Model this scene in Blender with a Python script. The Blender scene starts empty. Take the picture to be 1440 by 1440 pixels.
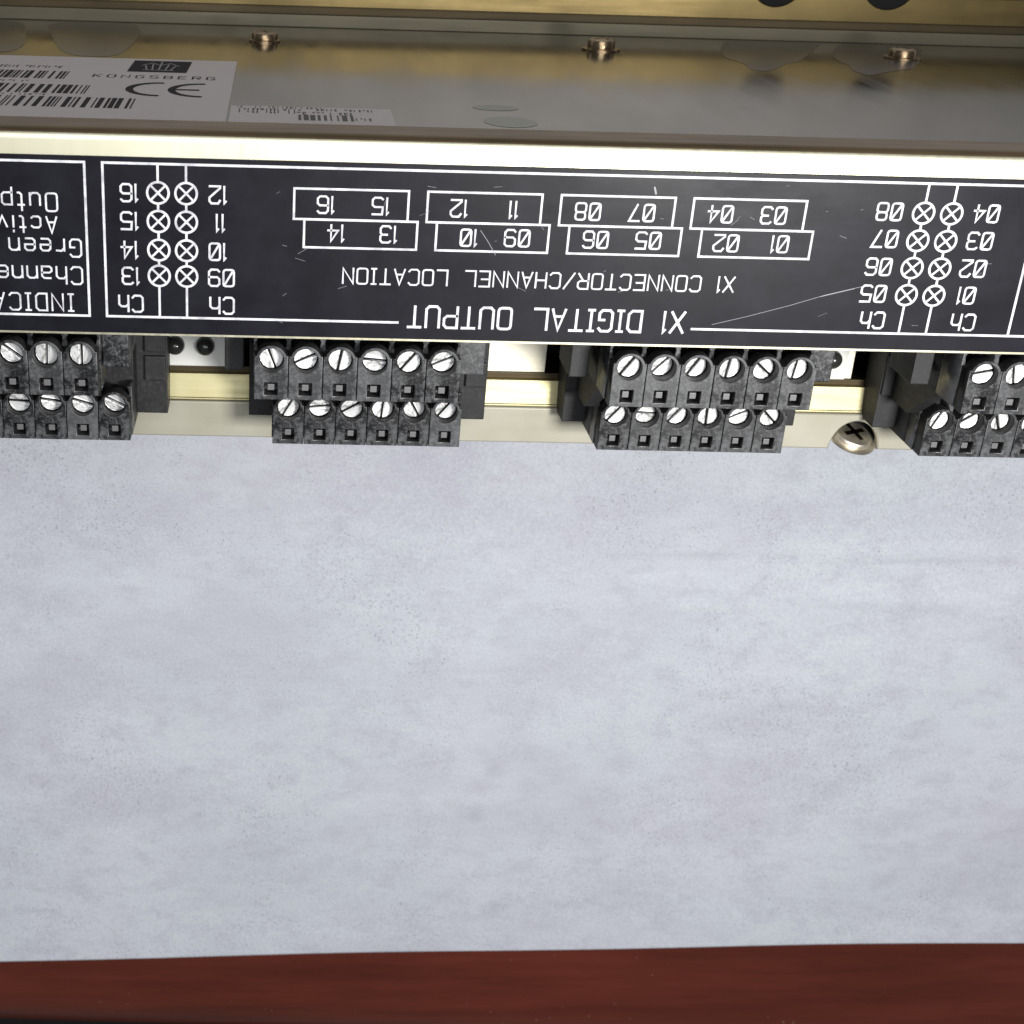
import bpy, bmesh, math, random
from mathutils import Vector, Matrix

# ------------------------------------------------------------------ camera, world, lights, exposure
# Units are metres; MM turns millimetres into metres. The module lies on its back on the papered
# table and the camera looks down on it. Everything is modelled in the module's own frame: X along
# the module, Y from the printed front panel (Y = 0) down to the table, Z from the module's lower
# lip to its stickered side. FRAME stands that frame in the world, where Z is up and the table
# surface is at height 0.
MM = 0.001
sc = bpy.context.scene
sc.unit_settings.system = 'METRIC'
ZT = 95.55                      # camera height over the table, mm
YC = 202.6                      # camera distance to the front panel, mm
YT = 126.6                      # the table surface, mm behind the front panel
FRAME = Matrix.Translation((0, 0, YT * MM)) @ Matrix.Rotation(math.radians(-90), 4, 'X')

cam_data = bpy.data.cameras.new('camera')
cam = bpy.data.objects.new('camera', cam_data)
sc.collection.objects.link(cam)
ax = Vector((0.99935294, -0.02042717, 0.02960457))       # image right in the world
ay = Vector((0.01810832, -0.42541793, -0.90481582))      # image down
az = Vector((0.03107714, 0.90476644, -0.42477276))       # viewing direction
rot = Matrix((ax, -ay, -az)).transposed()
cam.matrix_world = FRAME @ Matrix.Translation(Vector((0, -YC * MM, ZT * MM))) @ rot.to_4x4()
cam_data.sensor_fit = 'HORIZONTAL'
cam_data.sensor_width = 36
cam_data.lens = 2037.45 / 1440 * 36
cam_data.shift_x = (720 - 442) / 1440
cam_data.clip_start = 0.01
cam_data.clip_end = 50
cam_data.dof.use_dof = True
cam_data.dof.focus_distance = 0.222
cam_data.dof.aperture_fstop = 75
sc.camera = cam

world = bpy.data.worlds.new('World')
sc.world = world
world.use_nodes = True
world.node_tree.nodes['Background'].inputs[0].default_value = (0.93, 0.96, 1.0, 1)
world.node_tree.nodes['Background'].inputs[1].default_value = 0.11

def area_light(name, loc, target, size, power, colour, size_y=None):
    d = bpy.data.lights.new(name, 'AREA')
    d.energy = power
    d.color = colour
    d.size = size * MM
    if size_y:
        d.shape = 'RECTANGLE'
        d.size_y = size_y * MM
    o = bpy.data.objects.new(name, d)
    sc.collection.objects.link(o)
    q = (Vector(target) - Vector(loc)).to_track_quat('-Z', 'Y')
    o.matrix_world = FRAME @ Matrix.Translation(Vector(loc) * MM) @ q.to_matrix().to_4x4()
    return o

area_light('phone_flash', (128, -235, 42), (60, 60, -10), 46, 0.88, (1.0, 0.98, 0.95), 40)
area_light('overhead_fill', (20, -1250, 430), (40, 100, -60), 900, 9.0, (0.93, 0.96, 1.0))  # soft fill added overhead; no such lamp is seen

sc.view_settings.view_transform = 'Standard'
sc.view_settings.look = 'None'
sc.view_settings.exposure = 0.0
sc.view_settings.gamma = 1.0
sc.render.engine = 'CYCLES'
sc.cycles.use_denoising = True
sc.cycles.max_bounces = 8
random.seed(7)

# ------------------------------------------------------------------ materials
def srgb(r, g, b):
    f = lambda c: (c / 255 / 12.92) if c <= 10 else ((c / 255 + 0.055) / 1.055) ** 2.4
    return (f(r), f(g), f(b), 1)

class Mat:
    def __init__(self, name, base, rough=0.5, metal=0.0, spec=0.5):
        self.m = bpy.data.materials.new(name)
        self.m.use_nodes = True
        self.nt = self.m.node_tree
        self.b = self.nt.nodes['Principled BSDF']
        self.b.inputs['Base Color'].default_value = base if len(base) == 4 else (*base, 1)
        self.b.inputs['Roughness'].default_value = rough
        self.b.inputs['Metallic'].default_value = metal
        self.b.inputs['Specular IOR Level'].default_value = spec
        self.tc = self.nt.nodes.new('ShaderNodeTexCoord')
    def n(self, t, **kw):
        nd = self.nt.nodes.new(t)
        for k, v in kw.items():
            if k in ('operation', 'blend_type', 'data_type', 'feature', 'interpolation_type'):
                setattr(nd, k, v)
            else:
                nd.inputs[k].default_value = v
        return nd
    def link(self, a, b):
        self.nt.links.new(a, b)
    def noise(self, scale, stretch=(1, 1, 1), detail=4, rough=0.55, offset=(0, 0, 0)):
        mp = self.n('ShaderNodeMapping')
        mp.inputs['Scale'].default_value = stretch
        mp.inputs['Location'].default_value = offset
        self.link(self.tc.outputs['Object'], mp.inputs[0])
        ns = self.n('ShaderNodeTexNoise', Scale=scale, Detail=detail, Roughness=rough)
        self.link(mp.outputs[0], ns.inputs['Vector'])
        return ns.outputs['Fac']
    def ramp(self, fac, stops):
        r = self.n('ShaderNodeValToRGB')
        e = r.color_ramp.elements
        while len(e) < len(stops):
            e.new(0.5)
        for el, (p, c) in zip(e, stops):
            el.position = p
            el.color = c if isinstance(c, tuple) and len(c) == 4 else (*c, 1) if isinstance(c, tuple) else (c, c, c, 1)
        self.link(fac, r.inputs[0])
        return r.outputs[0]
    def mix(self, fac, a, b, blend='MIX'):
        x = self.n('ShaderNodeMix', data_type='RGBA', blend_type=blend)
        for sock, v in ((x.inputs[0], fac), (x.inputs[6], a), (x.inputs[7], b)):
            if isinstance(v, (int, float)):
                sock.default_value = v
            elif isinstance(v, tuple):
                sock.default_value = v if len(v) == 4 else (*v, 1)
            else:
                self.link(v, sock)
        return x.outputs[2]
    def colour(self, s): self.link(s, self.b.inputs['Base Color'])
    def rough(self, s): self.link(s, self.b.inputs['Roughness'])
    def bump(self, h, strength=0.3, dist=0.0001):
        bp = self.n('ShaderNodeBump', Strength=strength, Distance=dist)
        self.link(h, bp.inputs['Height'])
        self.link(bp.outputs[0], self.b.inputs['Normal'])

def brushed(name, c1, c2, r1, r2, stretch, scale=600, bump=0.25, metal=1.0):
    M = Mat(name, c1, 0.3, metal)
    streak = M.noise(scale, stretch, 5, 0.6)
    blot = M.noise(60, (1, 1, 1), 5, 0.6, (0.3, 0.1, 0.2))
    M.colour(M.mix(M.ramp(blot, [(0.35, 0.0), (0.65, 1.0)]), c1, c2))
    M.rough(M.ramp(streak, [(0.3, r1), (0.7, r2)]))
    M.bump(streak, bump, 0.00006)
    return M.m

lip_metal = brushed('cream_passivated_aluminium', (0.74, 0.71, 0.55), (0.70, 0.66, 0.48), 0.36, 0.46, (1, 1, 0.06), 900, 0.15)
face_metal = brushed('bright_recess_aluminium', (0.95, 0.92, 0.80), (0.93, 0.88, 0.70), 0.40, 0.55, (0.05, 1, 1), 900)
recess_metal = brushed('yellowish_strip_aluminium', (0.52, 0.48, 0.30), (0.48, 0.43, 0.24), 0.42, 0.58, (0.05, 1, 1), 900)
lower_lip_metal = brushed('dull_lower_lip_aluminium', srgb(180, 177, 162)[:3], srgb(168, 164, 146)[:3], 0.5, 0.62, (0.04, 1, 1), 900, 0.2, 0.35)
bend_reflection_metal = brushed('brown_reflection_bend', (0.25, 0.18, 0.105), (0.20, 0.15, 0.09), 0.45, 0.6, (0.05, 1, 1), 900)  # brown tone paints in the dark room reflected by the bend
wall_metal = brushed('yellow_chromate_metal', (0.165, 0.122, 0.050), (0.115, 0.085, 0.036), 0.34, 0.46, (0.06, 1, 1), 500, 0.25, 0.9)
reflector_metal = brushed('grey_reflector_metal', (0.24, 0.23, 0.22), (0.20, 0.195, 0.19), 0.45, 0.6, (0.06, 1, 1), 500, 0.25, 0.45)
foot_metal = brushed('olive_foot_metal', (0.15, 0.13, 0.085), (0.13, 0.115, 0.075), 0.45, 0.55, (0.06, 1, 1), 500, 0.25, 0.5)
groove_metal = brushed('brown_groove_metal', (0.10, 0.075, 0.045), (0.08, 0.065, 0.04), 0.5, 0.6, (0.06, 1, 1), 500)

def top_plate_material():
    M = Mat('satin_top_plate_aluminium', (0.62, 0.59, 0.55), 0.16, 1.0)
    streak = M.noise(260, (1, 0.04, 1), 5, 0.6)
    blot = M.noise(35, (1, 0.6, 1), 5, 0.6, (0.2, 0.7, 0.1))
    M.colour(M.mix(M.ramp(blot, [(0.35, 0.0), (0.65, 1.0)]), (0.27, 0.245, 0.215), (0.20, 0.19, 0.17)))
    M.rough(M.ramp(streak, [(0.3, 0.08), (0.7, 0.16)]))
    M.bump(streak, 0.05, 0.00002)
    return M.m
top_metal = top_plate_material()
reflection_mat = Mat('dull_grey_reflection', (0.17, 0.16, 0.155), 0.24, 0.9).m  # dark blurred reflections painted on the top plate as dull patches
stain_mat = Mat('greenish_stain', (0.13, 0.155, 0.10), 0.22, 0.9).m

def panel_material():
    M = Mat('black_printed_overlay', (0.012, 0.012, 0.014), 0.42, 0.0, 0.18)
    blot = M.noise(120, (1, 1, 1), 6, 0.65)
    fine = M.noise(1500, (1, 1, 0.5), 3, 0.6)
    M.colour(M.mix(M.ramp(blot, [(0.4, 0.0), (0.75, 1.0)]), (0.005, 0.005, 0.009), (0.013, 0.013, 0.020)))
    M.rough(M.ramp(M.noise(90, (0.35, 1, 1), 7, 0.7), [(0.3, 0.34), (0.7, 0.52)]))
    M.bump(fine, 0.12, 0.00004)
    return M.m
panel_mat = panel_material()
def print_material():
    M = Mat('white_screen_print', (0.8, 0.8, 0.82), 0.5, 0.0, 0.3)
    M.colour(M.mix(M.ramp(M.noise(500, (1, 1, 1), 6, 0.7), [(0.36, 0.0), (0.58, 1.0)]), (0.50, 0.50, 0.53), (0.84, 0.85, 0.88)))
    return M.m
print_mat = print_material()
scratch_mat = Mat('pale_scratch', (0.28, 0.29, 0.31), 0.5).m

def plastic(name, dark, light, lo, hi, rough=0.5, wear=1.5):
    M = Mat(name, (*dark, 1), rough)
    big = M.noise(330, (1, 1, 1), 8, 0.78)
    fine = M.noise(1400, (1, 1, 1), 5, 0.7, (0.4, 0.2, 0.9))
    c = M.mix(M.ramp(big, [(lo, 0.0), (hi, 1.0)]), dark, light)
    c = M.mix(M.ramp(fine, [(0.52, 0.0), (0.72, 0.8)]), c, tuple(min(1, x * 1.8) for x in light))
    oi = M.n('ShaderNodeObjectInfo')
    c = M.mix(M.ramp(oi.outputs['Random'], [(0.35, 0.0), (1.0, 0.42)]), c, tuple(x * wear for x in light))
    M.colour(c)
    M.rough(M.ramp(fine, [(0.3, rough - 0.08), (0.7, rough + 0.15)]))
    M.bump(fine, 0.35, 0.00008)
    return M.m
block_mat = plastic('scuffed_black_plastic_front', (0.006, 0.0065, 0.008), (0.088, 0.09, 0.093), 0.47, 0.58, 0.33, 1.9)
shaded_body_mat = plastic('shaded_black_plastic_body', (0.008, 0.008, 0.008), (0.030, 0.030, 0.032), 0.42, 0.78, 0.55, 1.0)  # black plastic, darkened further to carry the shade of recesses
cavity_mat = Mat('unlit_black_plastic', (0.006, 0.006, 0.006), 0.7, 0.0, 0.2).m
peg_mat = Mat('grey_contact_metal', (0.16, 0.16, 0.165), 0.5, 0.3).m

def screw_material():
    M = Mat('zinc_plated_steel', (0.9, 0.9, 0.9), 0.42, 0.5)
    s = M.noise(700, (1, 1, 1), 6, 0.75)
    M.colour(M.mix(M.ramp(s, [(0.40, 0.0), (0.50, 1.0)]), (0.36, 0.36, 0.35), (0.93, 0.93, 0.92)))
    M.bump(s, 0.3, 0.00005)
    return M.m
zinc_mat = screw_material()
steel_mat = brushed('tarnished_nickel', (0.50, 0.40, 0.24), (0.26, 0.18, 0.11), 0.18, 0.4, (1, 1, 1), 1200, 0.7)
bright_steel_mat = brushed('bright_nickel', (0.95, 0.92, 0.84), (0.75, 0.69, 0.58), 0.38, 0.55, (1, 1, 1), 700, 0.4)
dark_steel_mat = brushed('dark_brown_steel', (0.12, 0.09, 0.075), (0.06, 0.045, 0.04), 0.25, 0.4, (1, 1, 1), 500, 0.4)
led_mat = Mat('dark_indicator_dome', (0.028, 0.030, 0.026), 0.18, 0.0, 0.6).m
led_block_mat = Mat('white_indicator_plastic', (0.76, 0.76, 0.71), 0.45).m
sticker_mat = Mat('white_sticker_paper', (0.58, 0.515, 0.465), 0.5, 0.0, 0.25).m
ink_mat = Mat('black_sticker_ink', (0.02, 0.015, 0.013), 0.7, 0.0, 0.1).m
faint_ink_mat = Mat('faded_grey_ink', (0.14, 0.12, 0.11), 0.7, 0.0, 0.1).m
logo_line_mat = Mat('grey_logo_line', (0.30, 0.28, 0.27), 0.5).m

def paper_material():
    M = Mat('grey_white_packing_paper', (0.6, 0.62, 0.66), 0.85, 0.0, 0.2)
    big = M.noise(14, (1, 1, 1), 5, 0.55)
    wide = M.noise(34, (0.55, 1, 1.2), 6, 0.6, (0.6, 0.2, 0.1))
    mid = M.noise(120, (0.7, 1, 1.1), 7, 0.7, (0.2, 0.5, 0))
    grain = M.noise(1900, (1, 1, 1), 3, 0.75, (0.1, 0.8, 0.3))
    c = M.mix(M.ramp(big, [(0.3, 0.0), (0.7, 1.0)]), (0.725, 0.73, 0.80), (0.69, 0.74, 0.785))
    c = M.mix(M.ramp(wide, [(0.34, 0.62), (0.58, 0.0)]), c, (0.56, 0.565, 0.645))
    c = M.mix(M.ramp(mid, [(0.36, 0.62), (0.52, 0.0)]), c, (0.58, 0.58, 0.65))
    c = M.mix(M.ramp(grain, [(0.30, 0.45), (0.52, 0.0)]), c, (0.45, 0.45, 0.52))
    c = M.mix(M.ramp(grain, [(0.52, 0.0), (0.72, 0.5)]), c, (0.86, 0.86, 0.92))
    fleck = M.noise(2300, (1, 1, 1), 2, 0.6, (0.7, 0.1, 0))
    gate = M.noise(26, (1, 1, 1), 4, 0.6, (0.9, 0.3, 0))
    sp = M.n('ShaderNodeMath', operation='MULTIPLY')
    M.link(M.ramp(fleck, [(0.61, 0.0), (0.68, 0.75)]), sp.inputs[0])
    M.link(M.ramp(gate, [(0.42, 0.05), (0.62, 1.0)]), sp.inputs[1])
    c = M.mix(sp.outputs[0], c, (0.18, 0.17, 0.21))
    rag = M.noise(140, (1, 1, 1), 5, 0.6)
    for px, pq, rad, amt in ((63, -136, 3.0, .4), (58.5, -151, 3.8, .42), (67, -184, 3.5, .28), (2, -165, 5, .2), (27, -170, 4, .2), (18, -62, 2.2, .35), (-6, -74, 3, .2)):
        d = M.n('ShaderNodeVectorMath', operation='DISTANCE')
        M.link(M.tc.outputs['Object'], d.inputs[0])
        d.inputs[1].default_value = ((px - 40) * MM, 0, (pq + 60) * MM)
        w = M.n('ShaderNodeMath', operation='MULTIPLY_ADD')
        M.link(rag, w.inputs[0]); w.inputs[1].default_value = rad * MM * 2.4
        M.link(d.outputs['Value'], w.inputs[2])
        mr = M.n('ShaderNodeMapRange')
        mr.inputs['From Min'].default_value = rad * MM * 1.2
        mr.inputs['From Max'].default_value = rad * MM * 2.5
        mr.inputs['To Min'].default_value = amt
        mr.inputs['To Max'].default_value = 0
        M.link(w.outputs[0], mr.inputs['Value'])
        c = M.mix(mr.outputs[0], c, (0.46, 0.465, 0.52))
    M.colour(c)
    def bumped(h, strength, dist, normal=None):
        bp = M.n('ShaderNodeBump', Strength=strength, Distance=dist)
        M.link(h, bp.inputs['Height'])
        if normal: M.link(normal, bp.inputs['Normal'])
        return bp.outputs[0]
    n1 = bumped(wide, 0.5, 0.0012)
    n2 = bumped(mid, 0.5, 0.0004, n1)
    n3 = bumped(grain, 0.5, 0.00008, n2)
    M.link(n3, M.b.inputs['Normal'])
    return M.m
paper_mat = paper_material()
mark_mat = Mat('grey_paper_smudge', (0.45, 0.46, 0.52), 0.85, 0.0, 0.2).m

def table_material():
    M = Mat('red_brown_lacquered_wood', srgb(104, 42, 30), 0.28, 0.0, 0.4)
    g = M.noise(90, (0.12, 1, 1), 7, 0.65)
    c = M.mix(M.ramp(g, [(0.3, 0.0), (0.7, 1.0)]), (0.080, 0.017, 0.010), (0.165, 0.034, 0.019))
    dust = M.noise(700, (1, 1, 1), 2, 0.5)
    c = M.mix(M.ramp(dust, [(0.74, 0.0), (0.78, 0.6)]), c, (0.5, 0.4, 0.35))
    M.colour(c)
    M.bump(g, 0.08, 0.0002)
    return M.m
table_mat = table_material()

# ------------------------------------------------------------------ mesh helpers (millimetres in, metres out)
def new_obj(name, me, mat, parent=None, loc=(0, 0, 0)):
    o = bpy.data.objects.new(name, me)
    if mat is not None and me is not None and not me.materials:
        me.materials.append(mat)
    sc.collection.objects.link(o)
    o.parent = parent
    o.location = Vector(loc) * MM
    return o

def empty(name, loc=(0, 0, 0)):
    o = bpy.data.objects.new(name, None)
    o.empty_display_size = 0.01
    sc.collection.objects.link(o)
    o.matrix_world = FRAME @ Matrix.Translation(Vector(loc) * MM)
    return o

def tag(o, label, cat, group=None):
    o['label'] = label
    o['category'] = cat
    if group:
        o['group'] = group
    return o

def bm_box(bm, x0, x1, y0, y1, z0, z1):
    vs = [bm.verts.new((x * MM, y * MM, z * MM)) for x in (x0, x1) for y in (y0, y1) for z in (z0, z1)]
    for f in ((0, 1, 3, 2), (4, 6, 7, 5), (0, 4, 5, 1), (2, 3, 7, 6), (0, 2, 6, 4), (1, 5, 7, 3)):
        bm.faces.new([vs[i] for i in f])

def finish(bm, name, bevel=0.0, segs=2, smooth=False, sub_angle=30):
    bmesh.ops.recalc_face_normals(bm, faces=bm.faces)
    if bevel:
        bmesh.ops.bevel(bm, geom=[e for e in bm.edges if len(e.link_faces) == 2 and e.calc_face_angle(0) > 0.6],
                        offset=bevel * MM, segments=segs, profile=0.6, affect='EDGES')
    if smooth:
        for f in bm.faces:
            f.smooth = True
        for e in bm.edges:
            if len(e.link_faces) == 2 and e.calc_face_angle(0) > math.radians(sub_angle):
                e.smooth = False
    me = bpy.data.meshes.new(name)
    bm.to_mesh(me)
    bm.free()
    return me

def box(name, x0, x1, y0, y1, z0, z1, mat, parent=None, bevel=0.15):
    bm = bmesh.new()
    bm_box(bm, x0, x1, y0, y1, z0, z1)
    return new_obj(name, finish(bm, name, bevel), mat, parent)

def profile_x(name, pts, x0, x1, mat, parent=None, smooth=True):
    """a section in the YZ plane pulled along X"""
    bm = bmesh.new()
    a = [bm.verts.new((x0 * MM, y * MM, z * MM)) for y, z in pts]
    b = [bm.verts.new((x1 * MM, y * MM, z * MM)) for y, z in pts]
    n = len(pts)
    for i in range(n):
        j = (i + 1) % n
        bm.faces.new((a[i], a[j], b[j], b[i]))
    bm.faces.new(a); bm.faces.new(b[::-1])
    return new_obj(name, finish(bm, name, 0, smooth=smooth), mat, parent)

def outline_mesh(name, loops, y0, y1, bevel=0.0, mats=None):
    """a flat outline with holes in the XZ plane, pulled from y0 to y1; loops[0] is the outside"""
    cu = bpy.data.curves.new(name, 'CURVE')
    cu.dimensions = '2D'
    cu.fill_mode = 'BOTH'
    for lp in loops:
        sp = cu.splines.new('POLY')
        sp.points.add(len(lp) - 1)
        for p, (x, z) in zip(sp.points, lp):
            p.co = (x, z, 0, 1)
        sp.use_cyclic_u = True
    half = (y1 - y0) / 2
    cu.extrude = half - bevel
    cu.bevel_depth = bevel
    cu.bevel_resolution = 1
    cu.offset = -bevel
    ob = bpy.data.objects.new(name, cu)
    sc.collection.objects.link(ob)
    bpy.context.view_layer.update()
    dg = bpy.context.evaluated_depsgraph_get()
    me = bpy.data.meshes.new_from_object(ob.evaluated_get(dg))
    me.name = name
    bpy.data.objects.remove(ob)
    bpy.data.curves.remove(cu)
    # curve XY -> world XZ, thickness along Y
    for v in me.vertices:
        x, y, z = v.co
        v.co = (x * MM, (y0 + half - z) * MM, y * MM)
    me.update()
    me.materials.clear()
    if mats:                       # worn front; sides and hole walls unworn, recess shade in their colour
        for m in mats:
            me.materials.append(m)
        for p in me.polygons:
            p.material_index = 0 if p.normal.y < -0.75 else 1
    return me

def circle(cx, cz, r, n=28, a0=0.0):
    return [(cx + r * math.cos(a0 + 2 * math.pi * i / n), cz + r * math.sin(a0 + 2 * math.pi * i / n)) for i in range(n)]

def lathe(bm, prof, n=32, axis='Z', centre=(0, 0, 0), jitter=0):
    """prof: (radius, height) pairs from the outside in"""
    rings = []
    for r, h in prof:
        ring = []
        for i in range(n):
            a = 2 * math.pi * i / n
            u, v = r * math.cos(a), r * math.sin(a)
            p = (u, v, h) if axis == 'Z' else (u, h, v)
            ring.append(bm.verts.new(tuple((c + q) * MM for c, q in zip(centre, p))))
        rings.append(ring)
    for a, b in zip(rings, rings[1:]):
        for i in range(n):
            bm.faces.new((a[i], a[(i + 1) % n], b[(i + 1) % n], b[i]))
    bm.faces.new(rings[-1])
    bm.faces.new(rings[0])

# ---------- flat print: strokes laid as thin ribbons on a plane
class Ink:
    """collects strokes given in (u, v) mm; to_world maps (u, v) to a point in mm"""
    layer = 0
    def __init__(self, to_world):
        self.bm = bmesh.new()
        self.w = to_world
        o, a, b = (Vector(to_world(*p)) for p in ((0, 0), (1, 0), (0, 1)))
        n = (a - o).cross(b - o)
        # outward: towards the camera side of the panel, or up from the top plate
        self.n = n if (n.y < -.5 or n.z > .5) else -n
    def poly(self, pts):
        off = self.n * (Ink.layer % 23) * 0.0012
        self.bm.faces.new([self.bm.verts.new((Vector(self.w(*p)) + off) * MM) for p in pts])
    def line(self, pts, t, closed=False):
        P = [Vector(p) for p in pts]
        n = len(P)
        t = t * 0.82
        Ink.layer += 1
        L, R = [], []
        for i in range(n):
            if closed:
                a, b = P[i - 1], P[(i + 1) % n]
                d1, d2 = (P[i] - a).normalized(), (b - P[i]).normalized()
            else:
                d1 = (P[i] - P[i - 1]).normalized() if i > 0 else (P[1] - P[0]).normalized()
                d2 = (P[i + 1] - P[i]).normalized() if i < n - 1 else d1
            d = d1 + d2
            d = d.normalized() if d.length > 1e-4 else d1
            nrm = Vector((-d.y, d.x))
            k = t / 2 / max(0.5, nrm.dot(Vector((-d1.y, d1.x))))
            e = Vector((0, 0))
            if not closed and i == 0: e = -d * t * 0.3
            if not closed and i == n - 1: e = d * t * 0.3
            L.append(P[i] + nrm * k + e); R.append(P[i] - nrm * k + e)
        for i in range(n if closed else n - 1):
            j = (i + 1) % n
            self.poly([L[i], L[j], R[j], R[i]])
    def build(self, name, mat, parent):
        bmesh.ops.recalc_face_normals(self.bm, faces=self.bm.faces)
        me = bpy.data.meshes.new(name)
        self.bm.to_mesh(me); self.bm.free()
        return new_obj(name, me, mat, parent)

# single-stroke lettering: glyph = (width, strokes) on a cell 1 high
r_ = 0.14
def rr(x0, y0, x1, y1, r=r_):
    out = []
    for cx, cy, a in ((x1 - r, y1 - r, 0), (x0 + r, y1 - r, 90), (x0 + r, y0 + r, 180), (x1 - r, y0 + r, 270)):
        for k in (0, 45, 90):
            t = math.radians(a + k)
            out.append((cx + r * math.cos(t), cy + r * math.sin(t)))
    return out + [out[0]]
W = 0.62
G = {
 '0': (W, [rr(0, 0, W, 1), [(0.1, 0.14), (W - 0.1, 0.86)]]),
 'O': (W, [rr(0, 0, W, 1)]),
 '1': (0.10, [[(0.10, 0), (0.10, 1), (0.0, 0.86)]]),
 '2': (W, [[(0, .82), (.12, 1), (W - .12, 1), (W, .86), (W, .66), (0, .1), (0, 0), (W, 0)]]),
 '3': (W, [[(0, .9), (.12, 1), (W - .12, 1), (W, .86), (W, .62), (W - .1, .52), (.2, .52)], [(W - .1, .52), (W, .4), (W, .14), (W - .12, 0), (.12, 0), (0, .12)]]),
 '4': (W, [[(.42, 0), (.42, 1), (0, .34), (W, .34)]]),
 '5': (W, [[(W, 1), (.03, 1), (0, .56), (W - .14, .56), (W, .44), (W, .13), (W - .13, 0), (.12, 0), (0, .1)]]),
 '6': (W, [[(W, .88), (W - .12, 1), (.13, 1), (0, .86), (0, .13), (.13, 0), (W - .13, 0), (W, .13), (W, .42), (W - .13, .54), (0, .54)]]),
 '7': (W, [[(0, 1), (W, 1), (.18, 0)]]),
 '8': (W, [rr(0, 0, W, .54), rr(.02, .54, W - .02, 1)]),
 '9': (W, [[(0, .12), (.12, 0), (W - .13, 0), (W, .14), (W, .87), (W - .13, 1), (.13, 1), (0, .87), (0, .58), (.13, .46), (W, .46)]]),
 'C': (W, [[(W, .86), (W - .13, 1), (.13, 1), (0, .87), (0, .13), (.13, 0), (W - .13, 0), (W, .14)]]),
 'D': (W, [[(0, 0), (0, 1), (W - .16, 1), (W, .84), (W, .16), (W - .16, 0), (0, 0)]]),
 'G': (W, [[(W, .86), (W - .13, 1), (.13, 1), (0, .87), (0, .13), (.13, 0), (W - .13, 0), (W, .14), (W, .46), (.36, .46)]]),
 'I': (.30, [[(.15, 0), (.15, 1)], [(0, 0), (.30, 0)], [(0, 1), (.30, 1)]]),
 'T': (W, [[(W / 2, 0), (W / 2, 1)], [(0, 1), (W, 1)]]),
 'A': (W, [[(0, 0), (W / 2, 1), (W, 0)], [(.12, .34), (W - .12, .34)]]),
 'L': (W, [[(0, 1), (0, 0), (W, 0)]]),
 'U': (W, [[(0, 1), (0, .13), (.13, 0), (W - .13, 0), (W, .13), (W, 1)]]),
 'P': (W, [[(0, 0), (0, 1), (W - .13, 1), (W, .87), (W, .56), (W - .13, .44), (0, .44)]]),
 'N': (W, [[(0, 0), (0, 1), (W, 0), (W, 1)]]),
 'E': (W, [[(W, 1), (0, 1), (0, 0), (W, 0)], [(0, .52), (W - .12, .52)]]),
 'R': (W, [[(0, 0), (0, 1), (W - .13, 1), (W, .87), (W, .6), (W - .13, .48), (0, .48)], [(.3, .48), (W, 0)]]),
 'H': (W, [[(0, 0), (0, 1)], [(W, 0), (W, 1)], [(0, .5), (W, .5)]]),
 'X': (W, [[(0, 0), (W, 1)], [(W, 0), (0, 1)]]),
 'K': (W, [[(0, 0), (0, 1)], [(W, 1), (0, .42)], [(.2, .56), (W, 0)]]),
 'S': (W, [[(W, .88), (W - .12, 1), (.12, 1), (0, .86), (0, .64), (.12, .53), (W - .12, .5), (W, .38), (W, .13), (W - .12, 0), (.12, 0), (0, .12)]]),
 'B': (W, [[(0, 0), (0, 1), (W - .14, 1), (W, .87), (W, .65), (W - .12, .53), (0, .53)], [(W - .12, .53), (W, .4), (W, .13), (W - .14, 0), (0, 0)]]),
 '/': (W, [[(0, -.02), (W, 1.02)]]),
 'h': (.55, [[(0, 0), (0, 1)], [(0, .52), (.14, .68), (.42, .68), (.55, .55), (.55, 0)]]),
 'n': (.55, [[(0, 0), (0, .68)], [(0, .52), (.14, .68), (.42, .68), (.55, .55), (.55, 0)]]),
 'u': (.55, [[(.55, 0), (.55, .68)], [(.55, .16), (.41, 0), (.13, 0), (0, .13), (0, .68)]]),
 'a': (.55, [[(.06, .68), (.42, .68), (.55, .56), (.55, 0), (.12, 0), (0, .1), (0, .26), (.12, .36), (.55, .36)]]),
 'e': (.55, [[(.5, 0), (.12, 0), (0, .12), (0, .56), (.12, .68), (.43, .68), (.55, .56), (.55, .34), (0, .34)]]),
 'c': (.55, [[(.55, .1), (.43, 0), (.12, 0), (0, .12), (0, .56), (.12, .68), (.43, .68), (.55, .58)]]),
 'l': (.12, [[(0, 1), (0, .1), (.12, 0)]]),
 'r': (.45, [[(0, 0), (0, .68)], [(0, .5), (.16, .68), (.45, .66)]]),
 't': (.35, [[(.14, 1), (.14, .1), (.24, 0), (.35, 0)], [(0, .68), (.35, .68)]]),
 'i': (.06, [[(.03, 0), (.03, .68)], [(.03, .88), (.03, .98)]]),
 'v': (.55, [[(0, .68), (.275, 0), (.55, .68)]]),
 'p': (.55, [[(0, -.28), (0, .68), (.43, .68), (.55, .56), (.55, .12), (.43, 0), (0, 0)]]),
 ' ': (.62, []),
}
def text_width(s, gap):
    return sum(G[c][0] for c in s) + gap * (len(s) - 1)
def write(ink, s, u0, v0, h, t, gap=0.22, width=None):
    """u0, v0: lower left of the text as read"""
    k = 1.0
    if width:
        k = width / (text_width(s, gap) * h)
    u = u0
    for c in s:
        w, st = G[c]
        for line in st:
            pts = [(u + x * h * k, v0 + y * h) for x, y in line]
            if len(pts) > 2 and pts[0] == pts[-1]:
                ink.line(pts[:-1], t, True)
            else:
                ink.line(pts, t)
        u += (w + gap) * h * k

# ------------------------------------------------------------------ the setting: table and paper
def z(c):           # height relative to the lens -> height over the table
    return c + ZT

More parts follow.
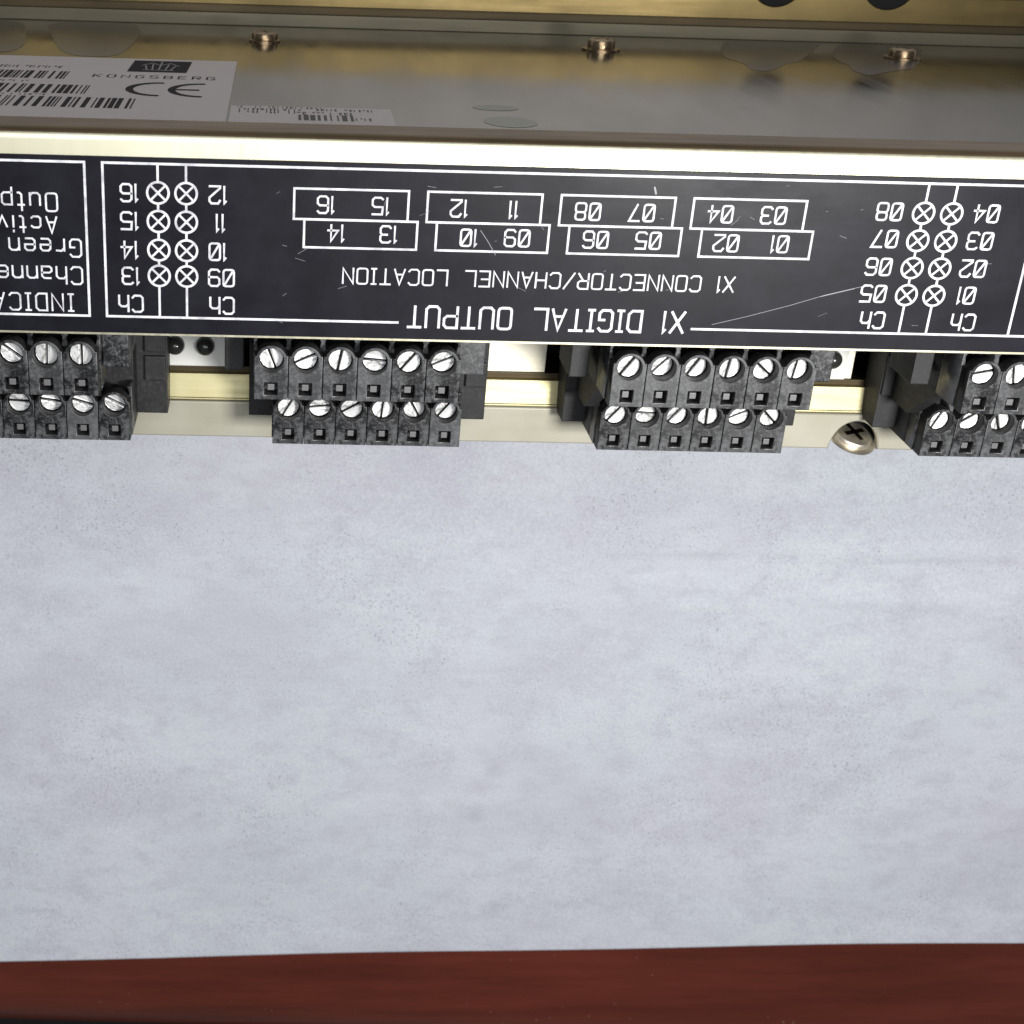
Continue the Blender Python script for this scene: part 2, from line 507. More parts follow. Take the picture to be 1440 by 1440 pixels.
R_EDGE = 30
def edge_z(x):                  # where the table's near edge starts to round away
    return -215.5 - 0.03 * (x + 77)
def drop(x, q):                 # how far the rounded edge has fallen below the table surface
    u = max(0.0, min(R_EDGE * .98, edge_z(x) - q))
    return R_EDGE - math.sqrt(R_EDGE * R_EDGE - u * u)

def table():
    root = empty('table', (40, YT, -60))
    tag(root, 'red-brown lacquered wooden table under the pale paper, its near edge rounding away', 'table')
    bm = bmesh.new()
    R = R_EDGE
    sec = [(700, 0)]                                       # (z, y below the surface)
    for k in range(0, 25):
        a = math.radians(90 * k / 24)
        sec.append((-R * math.sin(a), R - R * math.cos(a)))
    sec += [(-R, 70), (700, 70)]
    ends = []
    for x in (-500, 700):
        ends.append([bm.verts.new(((x - 40) * MM, y * MM, ((q + edge_z(x) if q < 1 else q) + 60) * MM)) for q, y in sec])
    a, b = ends
    n = len(sec)
    for i in range(n):
        j = (i + 1) % n
        bm.faces.new((a[i], a[j], b[j], b[i]))
    bm.faces.new(a); bm.faces.new(b[::-1])
    new_obj('table_top', finish(bm, 'table_top', 0, smooth=True, sub_angle=40), table_mat, root)
table()
fl = box('floor', -3000, 3000, 700, 710, -3000, 3000, Mat('dark_floor', (0.02, 0.018, 0.016), 0.8).m, None, 0)
fl.matrix_world = FRAME
fl['kind'] = 'structure'

def paper():
    root = empty('paper_sheet', (40, YT, -60))
    tag(root, 'large grey-white sheet of packing paper laid flat on the table under the module', 'paper')
    bm = bmesh.new()
    NX, NY = 240, 260
    rnd = random.Random(3)
    waves = [(rnd.uniform(.015, .07), rnd.uniform(0, 3.14), rnd.uniform(0, 6.28), rnd.uniform(.01, .04)) for _ in range(16)]
    def near_edge(x):                                      # near edge of the sheet, slightly bowed
        return -205.3 + 0.050 * (x + 76) - 0.00005 * (x + 76) * (x + 76) + .15 * math.sin(x * .045)
    grid = []
    for j in range(NY + 1):
        row = []
        for i in range(NX + 1):
            x = -330 + 760 * i / NX
            q0 = near_edge(x)
            q = q0 + (420 - q0) * (j / NY) ** 1.3
            h = sum(am * math.sin(w * (x * math.cos(d) + q * math.sin(d)) + p) for w, d, p, am in waves)
            # two low creases running across the right half
            for zc, sl, am, wd in ((-66.5, -.012, 1.4, 0.8), (-77, -.07, .5, 1.3), (-84, .05, .35, 1.5)):
                u = q - (zc + sl * (x - 100))
                h += am * math.exp(-(u / wd) ** 2) * (1 / (1 + math.exp(-(x - 70) / 9)))
            lift = 0.7 * math.exp(-((q - q0) / 10.0) ** 2) * (0.7 + 0.3 * math.sin(x * 0.021))
            flat = 0.0 if q > 10 else min(1.0, (10 - q) / 20)
            row.append(bm.verts.new(((x - 40) * MM, -(0.12 + max(0, .3 + h) * flat + lift - drop(x, q)) * MM, (q + 60) * MM)))
        grid.append(row)
    for j in range(NY):
        for i in range(NX):
            bm.faces.new((grid[j][i], grid[j + 1][i], grid[j + 1][i + 1], grid[j][i + 1]))
    bmesh.ops.recalc_face_normals(bm, faces=bm.faces)
    for f in bm.faces:
        f.smooth = True
    me = bpy.data.meshes.new('sheet'); bm.to_mesh(me); bm.free()
    o = new_obj('sheet', me, paper_mat, root)
    s = o.modifiers.new('thickness', 'SOLIDIFY')
    s.thickness = 0.0004; s.offset = 0
paper()

# ------------------------------------------------------------------ the module
XL, XR = -110, 190
CENTRES = [-40.9, 12.65, 65.85, 119.4]          # terminal connectors along X
module = empty('control_module', (0, 0, 0))
tag(module, 'long aluminium control module with black printed front panel, lying on its back on the paper', 'module')

Y1, Y2, Y3 = 33.4, 32.6, 30.9                   # recessed face, sloped strip, lower lip
zA = z(-38.0)

# front plate: bright lip folded back into the top flange
def front_plate():
    zt, zb, R = z(-37.65), z(-67.15), 1.6
    pts = [(0, zb)]
    for k in range(0, 9):
        a = math.radians(180 - 90 * k / 8)
        pts.append((R + R * math.cos(a), zt - R + R * math.sin(a)))
    pts += [(7.6, zt), (7.6, zt - 1.2)]
    for k in range(8, -1, -1):
        a = math.radians(180 - 90 * k / 8)
        pts.append((R + .1 + (R - 1.1) * math.cos(a) , zt - R - .1 + (R - 1.1) * math.sin(a)))
    pts += [(1.2, zb)]
    o = profile_x('front_plate', pts, XL, XR, lip_metal, module)
    o.data.materials.append(bend_reflection_metal)
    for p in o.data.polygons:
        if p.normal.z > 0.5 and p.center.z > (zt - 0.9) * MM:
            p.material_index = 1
    return o
front_plate()

# top plate with stickers and screws
box('top_plate', XL, XR, 7.62, 123.0, zA - 2, zA, top_metal, module, 0)
# cover body under the top plate, behind the front plate
box('inner_housing', XL + 1, XR - 1, 12, 122, zA - 16, zA - 2.05, cavity_mat, module, 0)

# printed overlay
overlay = box('front_panel', XL, XR, -0.35, -0.003, z(-66.75), z(-41.35), panel_mat, module, 0.08)
PY = -0.355
front = lambda u, v: (-u, PY, v)                # text is upside down: u runs against X, v against Z
def on_panel(u, v): return (u, PY, v)
def flipped(u, v): return (-u, PY, -v)

def strokes(name, lines, t, parent=overlay, mat=print_mat):
    ink = Ink(on_panel)
    for ln in lines:
        if len(ln) > 2 and ln[0] == ln[-1]:
            ink.line(ln[:-1], t, True)
        else:
            ink.line(ln, t)
    return ink.build(name, mat, parent)

def lettering(s, xc, zc, h, t, width=None, gap=0.24, start=None):
    """upside-down lettering centred on (xc, zc), or with its first letter starting at X = start"""
    ink = Ink(flipped)
    w = width or text_width(s, gap) * h
    u0 = -(start) if start is not None else -xc - w / 2
    write(ink, s, u0, -z(zc) - h / 2, h, t, gap, width)
    return ink.build('lettering', print_mat, overlay)

zt, zb = z(-42.2), z(-64.25)
strokes('border_line', [[(-130, zt), (-26.45, zt), (-26.45, zb), (-130, zb)]], 0.42)
strokes('border_line', [[(18.2, zb), (-23.95, zb), (-23.95, zt), (175, zt)], [(61.3, zb), (175, zb)]], 0.42)
strokes('border_line', [[(108.3, zb + .22), (108.3, zt - .22)]], 0.42)

Hn, Tn = 2.35, 0.34
rows = [(2.70, 18.75, -45.10, -49.40), (21.45, 37.55, -45.10, -49.40), (40.25, 56.40, -45.10, -49.40), (59.05, 75.10, -45.10, -49.40),
        (4.20, 20.20, -49.42, -53.42), (22.95, 38.95, -49.42, -53.42), (41.80, 57.85, -49.42, -53.42), (60.75, 76.70, -49.42, -53.42)]
for (a, b, c, d) in rows:
    strokes('location_box', [[(a, z(c)), (b, z(c)), (b, z(d)), (a, z(d)), (a, z(c))]], 0.38)
for s, xc, zc in [('16', 7.14, -47.3), ('15', 14.85, -47.3), ('12', 25.9, -47.35), ('11', 33.66, -47.35), ('08', 44.17, -47.35), ('07', 51.86, -47.35),
                  ('04', 63.02, -47.25), ('03', 70.66, -47.25), ('14', 8.69, -51.3), ('13', 16.16, -51.3), ('10', 27.6, -51.5), ('09', 34.5, -51.4),
                  ('06', 45.73, -51.35), ('05', 53.26, -51.3), ('02', 64.46, -51.4), ('01', 72.26, -51.35)]:
    lettering(s, xc, zc, Hn, Tn)
for s, xc, zc in [('16', -20.35, -46.3), ('15', -20.4, -50.25), ('14', -20.5, -54.4), ('13', -20.4, -58.2), ('Ch', -20.45, -62.3),
                  ('12', -8.0, -46.3), ('11', -7.6, -50.25), ('10', -8.0, -54.4), ('09', -7.45, -58.2), ('Ch', -7.35, -62.3),
                  ('08', 87.1, -46.3), ('07', 87.2, -50.2), ('06', 87.1, -54.3), ('05', 87.1, -58.3), ('Ch', 87.75, -62.3),
                  ('04', 101.0, -46.25), ('03', 101.0, -50.2), ('02', 100.9, -54.25), ('01', 100.85, -58.25), ('Ch', 101.2, -62.3)]:
    lettering(s, xc, zc, Hn + 0.05, Tn + 0.02)
lettering('X1 CONNECTOR/CHANNEL LOCATION', 38.25, -57.45, 2.25, 0.30, width=56.6)
lettering('X1 DIGITAL OUTPUT', 39.85, -63.3, 3.15, 0.46, width=40.4)
lettering('INDICATORS', 0, -62.35, 2.5, 0.32, start=-28.7, gap=0.30)
lettering('Channel', 0, -58.35, 2.5, 0.32, start=-27.3, gap=0.28)
lettering('Green', 0, -54.35, 2.5, 0.32, start=-27.3, gap=0.33)
lettering('Active', 0, -51.1, 2.3, 0.32, start=-30.6, gap=0.36)
lettering('Output', 0, -47.9, 2.5, 0.32, start=-30.4, gap=0.33)

def symbols(x, zs):
    edge = z(-42.2) - .2
    for k, zc in enumerate(zs):
        c, r = z(zc), 1.50
        ink = Ink(on_panel)
        ink.line([(x + r * math.cos(2 * math.pi * i / 36), c + r * math.sin(2 * math.pi * i / 36)) for i in range(36)], 0.40, True)
        d = (r - 0.12) * math.sqrt(.5)
        ink.line([(x - d, c - d), (x + d, c + d)], 0.36)
        ink.line([(x - d, c + d), (x + d, c - d)], 0.36)
        ink.build('lamp_symbol', print_mat, overlay)
        strokes('connecting_line', [[(x, edge), (x, c + r + .18)]], 0.40)
        edge = c - r - .18
    strokes('connecting_line', [[(x, edge), (x, z(-64.25) + .2)]], 0.40)
for x in (-16.33, -12.40):
    symbols(x, (-46.22, -50.25, -54.35, -58.1))
for x in (92.0, 96.05):
    symbols(x, (-46.4, -50.37, -54.37, -58.4))

def scratch(pts, t):
    ink = Ink(lambda u, v: (u, PY - 0.03, v))
    ink.line(pts, t)
    return ink.build('scratch', scratch_mat, overlay)
scratch([(64.2, z(-63.5)), (69, z(-62.2)), (75, z(-60.4)), (80, z(-58.7)), (85.5, z(-57.2))], 0.08)
scratch([(79.5, z(-58.9)), (84.2, z(-57.6))], 0.12)
scratch([(29.2, z(-50.4)), (30.4, z(-52.0)), (31.6, z(-53.9))], 0.10)
scratch([(53.2, z(-43.7)), (53.5, z(-44.6))], 0.32)
rn = random.Random(5)
for _ in range(34):
    x0 = rn.uniform(0, 104); z0 = z(rn.uniform(-65.5, -43)); L = rn.uniform(.3, 1.6); a = rn.gauss(0, .5)
    scratch([(x0, z0), (x0 + L * math.cos(a), z0 + L * math.sin(a))], rn.uniform(.03, .06))

# ---- recessed face, sloped strip and lower lip behind the connectors
cut = [(-90, -80)] + [(c - 18.7, c + 23.3) for c in CENTRES]
edges = [XL] + [v for c in cut[1:] for v in c] + [XR]
segs = [(edges[i], edges[i + 1]) for i in range(0, len(edges), 2)]
for a, b in segs:
    if b - a < 1: continue
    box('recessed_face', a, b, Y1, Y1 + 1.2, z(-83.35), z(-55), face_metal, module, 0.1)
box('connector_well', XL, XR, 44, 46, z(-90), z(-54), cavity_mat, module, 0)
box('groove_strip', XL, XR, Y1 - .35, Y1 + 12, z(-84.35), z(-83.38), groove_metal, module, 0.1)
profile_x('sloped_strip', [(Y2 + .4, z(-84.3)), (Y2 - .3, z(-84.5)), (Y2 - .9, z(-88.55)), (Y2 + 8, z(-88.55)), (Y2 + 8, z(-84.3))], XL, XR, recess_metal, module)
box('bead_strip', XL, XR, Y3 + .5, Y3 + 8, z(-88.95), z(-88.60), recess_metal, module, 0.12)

SCX = 102.4
def lower_lip():
    zt_, rx, rz = z(-89.0), 4.3, 5.2
    out = [(XL, 0.02), (XL, zt_), (XR, zt_), (XR, 0.02)]
    n = 20
    for k in range(n + 1):
        a = math.pi * k / n
        out.append((SCX + rx * math.cos(a), 0.02 + rz * math.sin(a)))
    me = outline_mesh('lower_lip', [out], Y3, Y3 + 1.4, 0.28)
    new_obj('lower_lip', me, lower_lip_metal, module)
    box('base_tray', XL + 1, XR - 1, Y3 + 4.6, 120, 0.05, z(-89.3), cavity_mat, module, 0)
lower_lip()

def pan_screw(name, loc, r, h, flange_r, mat, parent, tilt=(0, 0, 0), recess=0.55, part='screw'):
    bm = bmesh.new()
    prof = [(r * .55, -0.3), (flange_r, 0.0), (flange_r, 0.30), (r, 0.42), (r * 1.0, h * .62), (r * .93, h * .82), (r * .72, h * .96), (r * .45, h)]
    lathe(bm, prof, 36)
    me = finish(bm, name, 0, smooth=True, sub_angle=28)
    o = new_obj(part, me, mat, parent, loc)
    o.rotation_euler = tilt
    # cross recess: four dark walls sunk from the crown
    bm = bmesh.new()
    w, L = r * .13, r * .62
    for hx, hy in ((L, w), (w, L)):
        bm_box(bm, -hx, hx, -hy, hy, h - recess, h + 0.02)
    c = new_obj('cross_recess', finish(bm, 'cross_recess'), dark_steel_mat, o)
    return o
pan_screw('foot_screw', (SCX, Y3 + 1.7, 1.5), 3.4, 1.5, 4.4, bright_steel_mat, module, (math.radians(22), 0, math.radians(25)))
pan_screw('top_screw', (-2.6, 98.3, zA + .01), 2.6, 1.9, 3.1, steel_mat, module, (0, 0, .3))
pan_screw('top_screw', (65.0, 99.8, zA + .01), 2.75, 2.3, 3.8, steel_mat, module, (0, 0, .7))
pan_screw('top_screw', (126.4, 99.7, zA + .01), 2.7, 2.1, 3.7, steel_mat, module, (0, 0, .2))

# indicator blocks
for x0, x1, xs in ((-18.0, -6.15, (-16.45, -11.4)), (89.3, 99.2, (91.2, 96.3))):
    ib = box('indicator_block', x0, x1, Y1 - .9, Y1 - .02, z(-83.2), z(-68), led_block_mat, module, 0.15)
    for x in xs:
        bm = bmesh.new()
        prof = [(1.62, 0.0), (1.62, -0.5)] + [(1.62 * math.cos(math.radians(a)), -0.5 - 1.5 * math.sin(math.radians(a))) for a in (18, 36, 54, 72, 84)]
        lathe(bm, prof, 28, 'Y')
        new_obj('indicator_lamp', finish(bm, 'indicator_lamp', 0, smooth=True, sub_angle=60), led_mat, ib, (x, Y1 - .92, z(-79.45)))

# ---- rear wall behind the top plate
def rear_wall():
    foot = box('rear_foot', XL, XR, 122.6, 126.3, zA + .02, z(-35.45), foot_metal, module, 0.15)
    box('rear_groove', XL, XR, 124.6, 126, z(-35.43), z(-33.85), groove_metal, module, 0)
    zlo, zhi = z(-33.83), z(-28.3)      # grey plate above is unseen, added for the top plate to reflect
    top = []
    for hx, hz, hr in ((106.6, -25.1, 6.0), (130.9, -24.95, 6.1)):
        a0 = math.asin((zhi - z(hz)) / hr)
        for k in range(15):                                # open-topped mounting holes
            a = math.pi - a0 + (math.pi + 2 * a0) * k / 14
            top.append((hx + hr * math.cos(a), z(hz) + hr * math.sin(a)))
    for hx, hz, hr in ((106.6, -25.1, 5.95), (130.9, -24.95, 6.05)):  # dark infill added to put shade into the mounting holes
        a0 = math.asin((zhi + .3 - z(hz)) / hr)
        arc = [(hx + hr * math.cos(math.pi - a0 + (math.pi + 2 * a0) * k / 20), z(hz) + hr * math.sin(math.pi - a0 + (math.pi + 2 * a0) * k / 20)) for k in range(21)]
        me = outline_mesh('hole_shade_infill', [arc], 123.8, 125.1, 0.05)
        new_obj('hole_shade_infill', me, cavity_mat, module)
    me = outline_mesh('rear_wall', [[(XR, zhi), (XR, zlo), (XL, zlo), (XL, zhi)] + top], 123.4, 126, 0.15)
    new_obj('rear_flange', me, wall_metal, module)
    box('added_reflector_plate', XL, XR, 125.2, 126.35, z(-28.25), z(-6), reflector_metal, module, 0.1)
rear_wall()

# ---- stains and painted reflections on the top plate
def blob(name, pts, mat, dz=0.015):
    ink = Ink(lambda u, v: (u, v, zA + dz))
    ink.poly(pts)
    return ink.build(name, mat, module)
def ell(cx, cy, rx, ry, n=28):
    return [(cx + rx * math.cos(2 * math.pi * i / n), cy + ry * math.sin(2 * math.pi * i / n)) for i in range(n)]
blob('stain', ell(34.0, 27.3, 3.6, 2.6), stain_mat)
blob('stain', ell(34.6, 15.2, 4.0, 4.4), stain_mat)
def soft(pts):          # one round of corner cutting
    out = []
    for i in range(len(pts)):
        a, b = Vector(pts[i]), Vector(pts[(i + 1) % len(pts)])
        out += [tuple(a.lerp(b, .2)), tuple(a.lerp(b, .8))]
    return out
blob('painted_reflection', soft([(96.6, 122.2), (117.7, 122.2), (109.0, 103.5), (102.4, 90.1), (98.9, 87.5), (95.1, 80.3), (90.8, 75.0), (88.8, 77.3), (90.0, 86), (88.2, 92.2), (90.6, 105.0)]), reflection_mat)
blob('painted_reflection', soft([(121.7, 122.2), (140.0, 122.2), (124.0, 85.6), (118.6, 81.9), (113.9, 77.4), (109.9, 73.2), (109.0, 79.4), (111.2, 87.0), (110.8, 92.6), (113.4, 104.3)]), reflection_mat, 0.018)
blob('painted_reflection', soft([(-75, 122.2), (-54, 122.2), (-47.8, 86.7), (-48.0, 74.9), (-54, 70.5), (-75, 70)]), reflection_mat, 0.018)
blob('painted_reflection', soft([(-49.4, 122.2), (-30.6, 122.2), (-27.7, 107.3), (-27.8, 85.7), (-29.4, 71.2), (-37.0, 70.6), (-41.2, 79.9)]), reflection_mat)

# ---- stickers
def sticker(x0, x1, y0, y1):
    return box('sticker', x0, x1, y0, y1, zA + .02, zA + .12, sticker_mat, module, 0.03)
SZ = zA + .135
flat = lambda u, v: (u, v, SZ)
st = sticker(-75, -7.25, 9.4, 68.6)
def bars(x_end, x_start, y0, y1, seed, parent, mat=ink_mat):
    r = random.Random(seed)
    ink = Ink(flat)
    x = x_end
    while x > x_start:
        w = r.choice((.22, .22, .42, .42, .75))
        ink.poly([(x - w, y0), (x, y0), (x, y1), (x - w, y1)])
        x -= w + r.choice((.22, .35, .5, .8))
    return ink.build('barcode', mat, parent)
bars(-35.0, -70, 43.5, 51.5, 1, st)
bars(-29.9, -70, 29.3, 37.6, 2, st)
bars(-21.6, -70, 17.3, 26.2, 3, st)
def tiny_rows(parent, spec, mat=ink_mat):
    r = random.Random(9)
    ink = Ink(flat)
    for x0, x1, y, h in spec:
        x = x0
        while x < x1:
            w = r.uniform(.25, .6)
            if r.random() > .16:
                k = r.choice((0, 1, 2))
                if k != 1: ink.poly([(x, y), (x + .16, y), (x + .16, y + h), (x, y + h)])
                if k != 0: ink.poly([(x, y + h * .7), (x + w, y + h * .7), (x + w, y + h), (x, y + h)])
                if k == 2: ink.poly([(x, y), (x + w, y), (x + w, y + h * .22), (x, y + h * .22)])
            x += w + .28
    return ink.build('small_print', mat, parent)
tiny_rows(st, [(-70, -37, 55.0, 2.2), (-70, -40.5, 39.6, 1.6), (-70, -36, 27.2, 1.2)])
# emblem: dark rectangle with a small pale crown drawn in lines
ink = Ink(flat)
ink.poly([(-25.6, 53.2), (-15.5, 53.2), (-15.2, 66.3), (-25.4, 66.3)])
ink.build('emblem_ground', ink_mat, st)
ink = Ink(lambda u, v: (u, v, SZ + .01))
cxl = -20.4
for k, (dx, hh) in enumerate(((-2.6, 4.5), (-1.4, 6.2), (0, 7.4), (1.4, 6.2), (2.6, 4.5))):
    ink.line([(cxl + dx * .8, 56), (cxl + dx, 56 + hh)], .30)
ink.line([(cxl - 2.6, 55.4), (cxl + 2.6, 55.4)], .5)
ink.line([(cxl - 3.2, 60.5), (cxl - 1.6, 63.5), (cxl, 61), (cxl + 1.6, 63.5), (cxl + 3.2, 60.5)], .3)
ink.line([(cxl, 63.4), (cxl, 65.2)], .3)
ink.build('emblem', logo_line_mat, st)
ink = Ink(flat)
u = -30.6
for c in 'KONGSBERG':
    for ln in G[c][1]:
        pts = [(u + x * 2.0, 46.4 + y * 3.0) for x, y in ln]
        ink.line(pts, .36)
    u += 2.36
ink.build('lettering', ink_mat, st)
ink = Ink(flat)
for c0, bar in ((-18.6, False), (-11.9, True)):
    rx, ry = 4.9, 6.2
    arc = [(c0 + rx * math.cos(math.radians(a)), 35.6 + ry * math.sin(math.radians(a))) for a in range(92, 269, 11)]
    ink.line(arc, 1.5)
    if bar:
        ink.line([(c0 - rx + .3, 35.6), (c0 - .8, 35.6)], 1.4)
ink.build('conformity_mark', ink_mat, st)

st2 = sticker(-6.85, 17.3, 9.4, 22.6)
tiny_rows(st2, [(-5.6, 3.6, 16.8, 3.6), (-6, 6.5, 21.0, 1.2), (6.0, 14.5, 19.6, 1.6), (3.0, 11.5, 16.3, 2.0)], faint_ink_mat)
bars(11.3, 3.6, 11.6, 16.0, 12, st2, faint_ink_mat)
tiny_rows(st2, [(11.6, 14.2, 12.2, 2.0)], faint_ink_mat)

# ------------------------------------------------------------------ pluggable terminal connectors
P = 5.10                                         # pole pitch
YL = 15.8                                        # front of the lower row
def segment_mesh(name, zc, zs, zbot, zsh, zr=2.32, hole=1.86, depth=2.6):
    """one pole: flat front, round boss round the screw, square wire opening"""
    hw = P / 2 - .05
    out = [(-hw, z(zbot)), (hw, z(zbot)), (hw, z(zsh))]
    c = z(zc)
    a0 = math.asin(max(-1, min(1, (z(zsh) - c) / zr)))
    for k in range(15):
        a = a0 + (math.pi - 2 * a0) * k / 14
        out.append((zr * math.cos(a), c + zr * math.sin(a)))
    out.append((-hw, z(zsh)))
    q = .98
    s = z(zs)
    sq = [(-q, s - q), (q, s - q), (q, s + q), (-q, s + q)]
    return outline_mesh(name, [out, circle(0, c, hole, 32), sq], 0, depth, 0.10, (block_mat, shaded_body_mat))
up_seg = segment_mesh('upper_segment', -70.65, -75.05, -76.75, -69.9)
lo_seg = segment_mesh('lower_segment', -84.35, -88.6, -90.35, -83.7)

def screw_mesh():
    bm = bmesh.new()
    r, w, d = 1.74, 0.17, 0.55
    # slotted head: two half discs with the slot between, over a sunk floor
    n = 20
    for sgn in (1, -1):
        a0 = math.asin(w / r)
        arc = [(r * math.cos(a0 + (math.pi - 2 * a0) * k / n), sgn * r * math.sin(a0 + (math.pi - 2 * a0) * k / n)) for k in range(n + 1)]
        top = [bm.verts.new((x * MM, 0, y * MM)) for x, y in arc]
        bot = [bm.verts.new((x * MM, d * MM, y * MM)) for x, y in arc]
        bm.faces.new(top)
        m = len(arc)
        for i in range(m):
            j = (i + 1) % m
            bm.faces.new((top[i], top[j], bot[j], bot[i]))
        bm.faces.new(bot[::-1])
    me = finish(bm, 'screw', 0.07, 2)
    return me
def worn_screw(seed):
    me = screw_mesh()
    r = random.Random(seed)
    for v in me.vertices:                 # head slightly dished, rims nicked by screwdrivers
        if v.co.y < 0.2 * MM:
            v.co.y += r.uniform(0, .10) * MM
            if abs(v.co.z) < .35 * MM:
                v.co.z += math.copysign(r.uniform(-.05, .12), v.co.z) * MM
                v.co.y += r.uniform(0, .12) * MM
    return me
screw_meshes = [worn_screw(k) for k in range(4)]
for m_ in screw_meshes:
    m_.materials.append(zinc_mat)
sm = screw_meshes[0]
bm = bmesh.new()
lathe(bm, [(1.70, 3.0), (1.70, 0.52)], 24, 'Y')
slot_me = finish(bm, 'screw_slot')
bm = bmesh.new()
bm_box(bm, -.50, .50, 0, 3.0, -.48, .48)
contact_me = finish(bm, 'contact', 0.08)

def comb_outline(zbase, ztop, zc, r, x_shift, left, right):
    """back body: top edge with a round bite behind each screw boss"""
    out = [(left, z(zbase)), (right, z(zbase)), (right, z(ztop))]
    for k in range(5, -1, -1):
        x = (k - 2.5) * P + x_shift
        c = z(zc)
        s = (z(ztop) - c) / r
        a0 = math.asin(max(-.99, min(.99, s)))
        for i in range(9):
            a = a0 - (math.pi + 2 * a0) * i / 8
            out.append((x + r * math.cos(a), c + r * math.sin(a)))
    out.append((left, z(ztop)))
    return out

hw3 = 3 * P
def build_meshes():
    M = {}
    M['upper_body'] = outline_mesh('upper_body', [comb_outline(-76.6, -67.4, -68.9, 2.25, 0, -hw3 - .1, hw3 + .1)], 2.7, 9.0, 0.1)
    M['upper_rear'] = outline_mesh('upper_rear', [[(-hw3 - .1, z(-76.6)), (hw3 + .1, z(-76.6)), (hw3 + .1, z(-69.6)), (-hw3 - .1, z(-69.6))]], 9.1, 27, 0.1)
    M['lower_body'] = outline_mesh('lower_body', [comb_outline(-90.3, -82.0, -83.2, 2.25, 2.9, 2.9 - hw3 - .1, 2.9 + hw3 + .1)], YL + 2.7, YL + 6, 0.1)
    M['lower_rear'] = outline_mesh('lower_rear', [[(2.9 - hw3 - .1, z(-90.3)), (2.9 + hw3 + .1, z(-90.3)), (2.9 + hw3 + .1, z(-77)), (2.9 - hw3 - .1, z(-77))]], YL + 6.1, 33, 0.1)
    return M
BM_ = build_meshes()

def box_mesh(name, specs, bevel=0.18):
    bm = bmesh.new()
    for s in specs:
        bm_box(bm, *s)
    return finish(bm, name, bevel)
zf = z(-89.6)
left_flange_me = box_mesh('end_flange', [(-16.4, -12.2, 26.4, 33.2, zf, z(-64)), (-16.2, -13.2, 25.7, 26.4, z(-83.5), z(-76.5))])
right_flange_me = box_mesh('end_flange', [(18.25, 23.5, 26.4, 33.2, zf, z(-64)), (19.8, 23.2, 25.7, 26.4, z(-83.6), z(-79.3)), (19.8, 23.2, 25.7, 26.4, z(-78.6), z(-70.0))])
left_ear_me = box_mesh('latch_ear', [(-19.9, -17.0, 8.4, 17.2, z(-75.2), z(-60))])
right_ear_me = box_mesh('latch_ear', [(15.5, 19.4, 4.6, 22, z(-73.8), z(-60))])
gusset_me = None
bm = bmesh.new()                                  # triangular rib between the rows on the left cheek
for x in (-15.2, -12.6):
    pass
tri = [(9.5, z(-76.9)), (YL + 3, z(-83.9)), (26.2, z(-83.9)), (26.2, z(-76.9))]
a = [bm.verts.new((-14.6 * MM, y * MM, q * MM)) for y, q in tri]
b = [bm.verts.new((-12.5 * MM, y * MM, q * MM)) for y, q in tri]
for i in range(4):
    j = (i + 1) % 4
    bm.faces.new((a[i], a[j], b[j], b[i]))
bm.faces.new(a); bm.faces.new(b[::-1])
gusset_me = finish(bm, 'cheek_rib', 0.1)

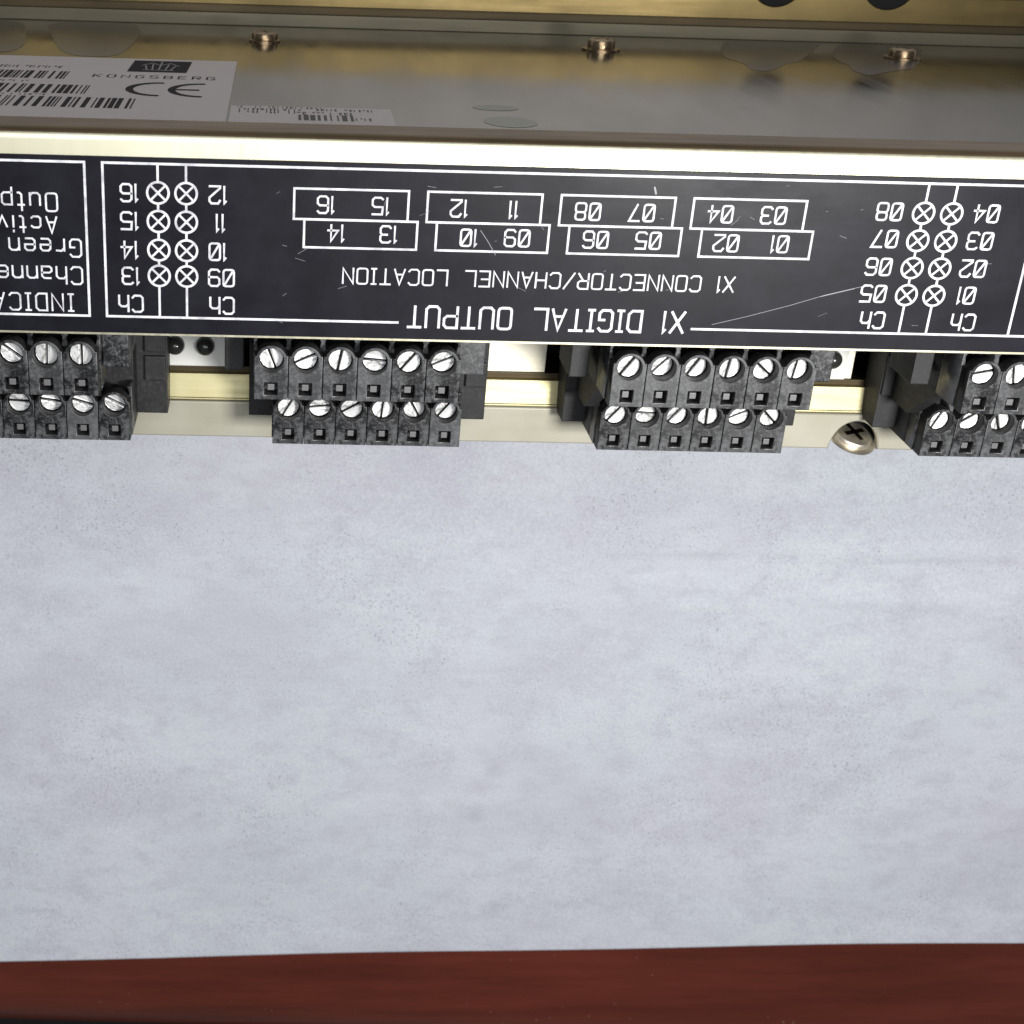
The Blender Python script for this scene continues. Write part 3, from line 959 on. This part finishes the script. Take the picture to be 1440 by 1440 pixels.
angles = [
    [20, 60, 120, 75, 92, 91, 10, 0, 175, 165, 160, 150],
    [110, 24, 80, 3, 50, 24, 120, 175, 32, 82, 100, 52],
    [58, 48, 60, 82, 130, 82, 50, 175, 52, 90, 28, 130],
    [20, 100, 60, 80, 30, 70, 62, 40, 110, 80, 50, 120],
]
ang_upper = {0: [70, 40, 100, 145, 88, 90], 1: [112, 24, 80, 178, 52, 24], 2: [56, 46, 60, 84, 140, 82], 3: [15, 100, 60, 80, 30, 70]}
ang_lower = {0: [30, 90, 0, 170, 165, 155], 1: [60, 5, 32, 85, 120, 52], 2: [52, 178, 52, 92, 28, 135], 3: [65, 40, 110, 80, 50, 120]}
labels = ['black terminal connector cut off by the left side of the picture, below the indicator text',
          'black two-row terminal connector second from the left, beside the white block with two dark lamps',
          'black two-row terminal connector with greyest scuffed front, left of the pan-head screw',
          'black terminal connector right of the pan-head screw, cut off by the picture edge']
dust = random.Random(11)
def connector(idx, cx):
    root = empty('terminal_connector', (cx, 0, 0))
    tag(root, labels[idx], 'connector', 'terminal connectors plugged in along the module')
    new_obj('upper_body', BM_['upper_body'], block_mat, root)
    new_obj('upper_rear', BM_['upper_rear'], shaded_body_mat, root)
    new_obj('lower_body', BM_['lower_body'], block_mat, root)
    new_obj('lower_rear', BM_['lower_rear'], shaded_body_mat, root)
    new_obj('end_flange', left_flange_me, shaded_body_mat, root)
    new_obj('end_flange', right_flange_me, shaded_body_mat, root)
    new_obj('latch_ear', left_ear_me, shaded_body_mat, root)
    new_obj('latch_ear', right_ear_me, block_mat, root)
    new_obj('cheek_rib', gusset_me, shaded_body_mat, root)
    for row, (me, y, xs, zc, zs, ang) in enumerate(((up_seg, 0.0, 0.0, -70.65, -75.05, ang_upper[idx]), (lo_seg, YL, 2.9, -84.35, -88.6, ang_lower[idx]))):
        for k in range(6):
            x = (k - 2.5) * P + xs
            s = new_obj('terminal_segment', me, block_mat, root, (x, y + dust.uniform(-.05, .05), 0))
            depth = dust.uniform(1.3, 2.1)
            sc_o = new_obj('screw', sm, zinc_mat, s, (0, depth, z(zc)))
            sc_o.rotation_euler = (dust.uniform(-.13, .13), math.radians(-ang[k]), dust.uniform(-.13, .13))
            sc_o.scale = (1, 1, dust.uniform(.97, 1.0))
            sc_o.data = screw_meshes[dust.randrange(4)]
            new_obj('screw_floor', slot_me, cavity_mat, s, (0, depth, z(zc)))
            new_obj('wire_contact', contact_me, peg_mat, s, (.0, .75, z(zs)))
for i, c in enumerate(CENTRES):
    connector(i, c)
